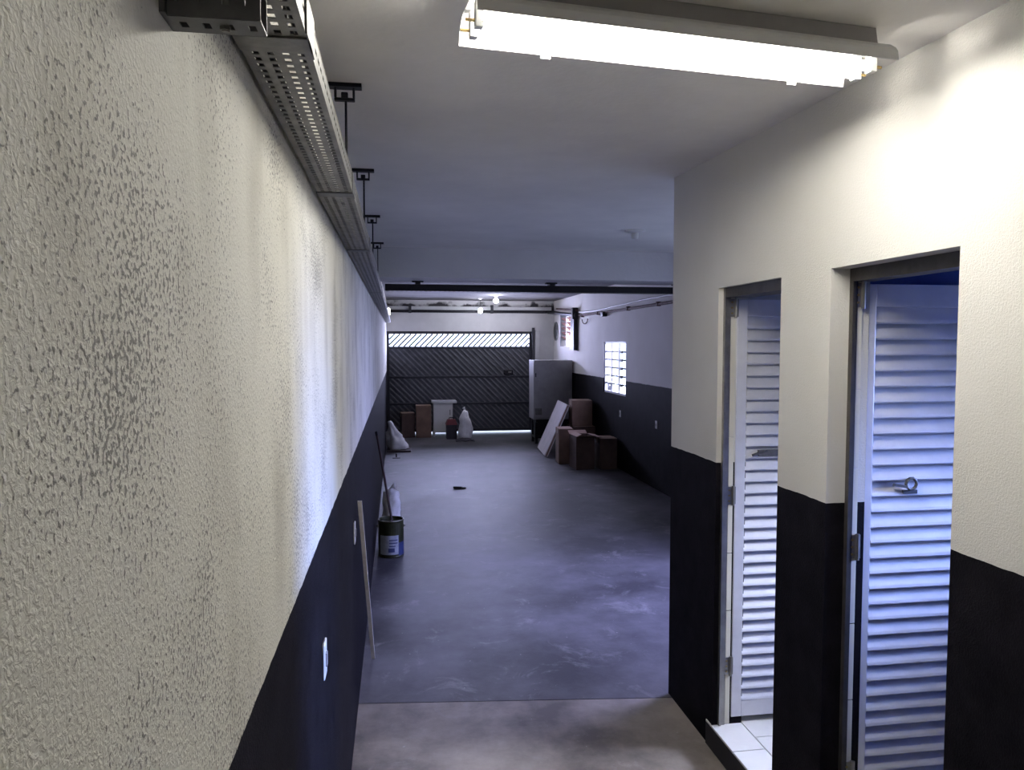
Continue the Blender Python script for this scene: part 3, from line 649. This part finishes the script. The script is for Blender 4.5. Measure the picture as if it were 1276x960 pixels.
def sack(name, label, cat, prof, cx, cy, sxy, seed, m='sack', lean=(0, 0), amp=.05, neck=None, band=None):
    """soft slumped bag: an uneven lathe pushed about by noise"""
    n = 28; mb = MB(); vs = []; rings = []
    for i in range(len(prof) - 1):
        for k in range(4):
            f = k / 4; rings.append(tuple(prof[i][j] * (1 - f) + prof[i + 1][j] * f for j in (0, 1)))
    rings.append(prof[-1]); H = prof[-1][1]
    for r, z in rings:
        for k in range(n):
            a = 2 * math.pi * k / n; p = Vector((math.cos(a) * r * sxy[0], math.sin(a) * r * sxy[1], z))
            d = noise.noise(Vector((p.x * 9, p.y * 9, p.z * 5 + seed))) * amp + noise.noise(Vector((p.x * 24, p.y * 24, p.z * 14 + seed))) * amp * .45
            q = Vector((math.cos(a), math.sin(a), 0)) * d * min(1, r * 9)
            vs.append((cx + p.x + q.x + lean[0] * z / H, cy + p.y + q.y + lean[1] * z / H, max(.001, z + (d * .4 if z > .05 else 0))))
    R_ = len(rings)
    fs = [(i * n + k, i * n + (k + 1) % n, (i + 1) * n + (k + 1) % n, (i + 1) * n + k) for i in range(R_ - 1) for k in range(n)] + [tuple(range(n))[::-1], tuple((R_ - 1) * n + k for k in range(n))]
    mb.add(vs, fs)
    t = thing(name, (cx, cy, 0), label, cat, 'white bags on the floor')
    link('bag', mb, M[m], t, smooth=True)
    if neck:
        link('tied_neck', MB().tube([(cx + lean[0], cy + lean[1], H - .02), (cx + lean[0] + neck[0] * .6, cy + lean[1], H + .03), (cx + lean[0] + neck[0], cy + lean[1] + neck[1], H + neck[2])], [.025, .018, .04], 10), M[m], t, smooth=True)
    return t
sack('white_sack', 'upright white sack standing in front of the gate', 'bag', [(.13, 0), (.17, .06), (.16, .25), (.12, .45), (.06, .62), (.02, .66)], 1.47, 16.42, (.95, .9), 3, neck=(-.03, 0, .05))
t = thing('dark_sheet', (1.47, 16.25, 0), 'dark cloth lying at the foot of the upright white sack', 'cloth')
link('cloth', MB().add([(1.24 + .40 * u + .03 * noise.noise(Vector((u * 5, v * 5, 1))), 15.97 + .24 * v, .012 + .05 * abs(noise.noise(Vector((u * 6, v * 6, 4)))) + .045 * math.sin(math.pi * u) * v) for u in [i / 8 for i in range(9)] for v in [j / 5 for j in range(6)]],
                       [(i * 6 + j, (i + 1) * 6 + j, (i + 1) * 6 + j + 1, i * 6 + j + 1) for i in range(8) for j in range(5)]), M['sack_dark'], t, smooth=True, solid=.01)
sack('white_sack', 'slumped white sack against the left wall on a dark plank', 'bag', [(.20, .035), (.21, .08), (.16, .25), (.09, .42), (.05, .56), (.02, .58)], .00, 14.95, (1, .95), 11, lean=(-.16, .05), amp=.06)
sack('white_sack', 'crumpled white plastic bag behind the paint can', 'bag', [(.085, 0), (.11, .06), (.095, .22), (.11, .34), (.075, .46), (.02, .50)], -.085, 8.32, (1, 1), 23, amp=.055, neck=(.05, 0, .03))
t = thing('floor_plank', (.05, 14.9, 0), 'dark plank under the slumped sack by the left wall', 'plank')
link('board', MB().box(-.215, .25, 14.62, 15.28, .0, .03), M['pole'], t, bevel=.004)
t = thing('trowel', (-.05, 13.9, 0), 'small dark trowel lying on the floor by the left wall', 'tool')
link('blade', MB().box(-.10, .04, 13.84, 13.96, .002, .012), M['dark'], t, bevel=.002)
link('handle', MB().tube([(-.03, 13.95, .012), (-.03, 14.0, .05), (-.03, 14.12, .05)], .014, 8), M['dark'], t)
t = thing('dark_offcut', (.88, 10.8, 0), 'small dark offcut lying in the middle of the concrete floor', 'offcut')
link('piece', MB().bar((.80, 10.82, .018), (.92, 10.78, .018), .05, .03), M['dark'], t, bevel=.004)
link('tip', MB().bar((.92, 10.78, .013), (.975, 10.77, .013), .035, .02), M['dark'], t)

# ------------------------------------------------------------------ paint can with pole
cx, cy = -.075, 7.45
t = thing('paint_can', (cx, cy, 0), 'large dark paint can with pale label against the left wall', 'can')
rr = .128
link('body', MB().lathe(cx, cy, [(rr - .006, 0), (rr, .006), (rr, .012), (rr - .003, .02), (rr - .003, .348), (rr + .001, .355), (rr + .003, .362), (rr - .001, .368), (rr - .010, .368), (rr - .012, .345), (.02, .340)], 32), M['can'], t, smooth=False)
def wrap(r, a0, a1, z0, z1, n=14):
    return MB().add([(cx + r * math.cos(R(a0 + (a1 - a0) * i / n)), cy + r * math.sin(R(a0 + (a1 - a0) * i / n)), z) for i in range(n + 1) for z in (z0, z1)],
                    [(2 * i, 2 * i + 2, 2 * i + 3, 2 * i + 1) for i in range(n)])
lb = link('label', wrap(rr - .001, 215, 305, .035, .225), M['can_label'], t, solid=.001)
link('blue_band', wrap(rr - .001, 306, 350, .02, .15), M['can_blue'], t, solid=.001)
for z, a1 in ((.175, 300), (.145, 300), (.115, 290)): link('print_line', wrap(rr + .0005, 262, a1, z, z + .010), M['can_print'], lb, solid=.0006)
link('print_block', wrap(rr + .0005, 258, 286, .06, .10), M['can_print'], lb, solid=.0006)
link('wire_handle', MB().tube([(cx + (rr + .006) * math.cos(a), cy - .01 - .05 * math.sin(a), .30 - .05 * math.sin(a)) for a in [math.pi * i / 12 for i in range(13)]], .003, 6), M['galv'], t)
for s in (-1, 1): link('handle_ear', MB().lathe(cx + s * rr, cy, [(.012, .288), (.014, .30), (.012, .312)], 10), M['galv'], t)
t = thing('broom_handle', (cx, cy, .345), 'thin dark pole standing in the paint can, leaning on the left wall', 'pole')
link('shaft', MB().tube([(cx + .01, cy - .02, .345), (-.224, 8.05, 1.16)], .0125, 10), M['pole'], t)
link('cap', MB().tube([(-.2185, 8.028, 1.13), (-.2255, 8.056, 1.168)], .014, 10), M['dark'], t)

t = thing('wooden_strip', (-.17, 4.96, 0), 'thin pale wooden strip leaning against the black dado', 'strip')
link('strip', MB().bar((-.175, 4.97, .006), (-.220, 4.33, 1.20), .014, .024, up=(1, 0, 0)), M['wood'], t, bevel=.001)
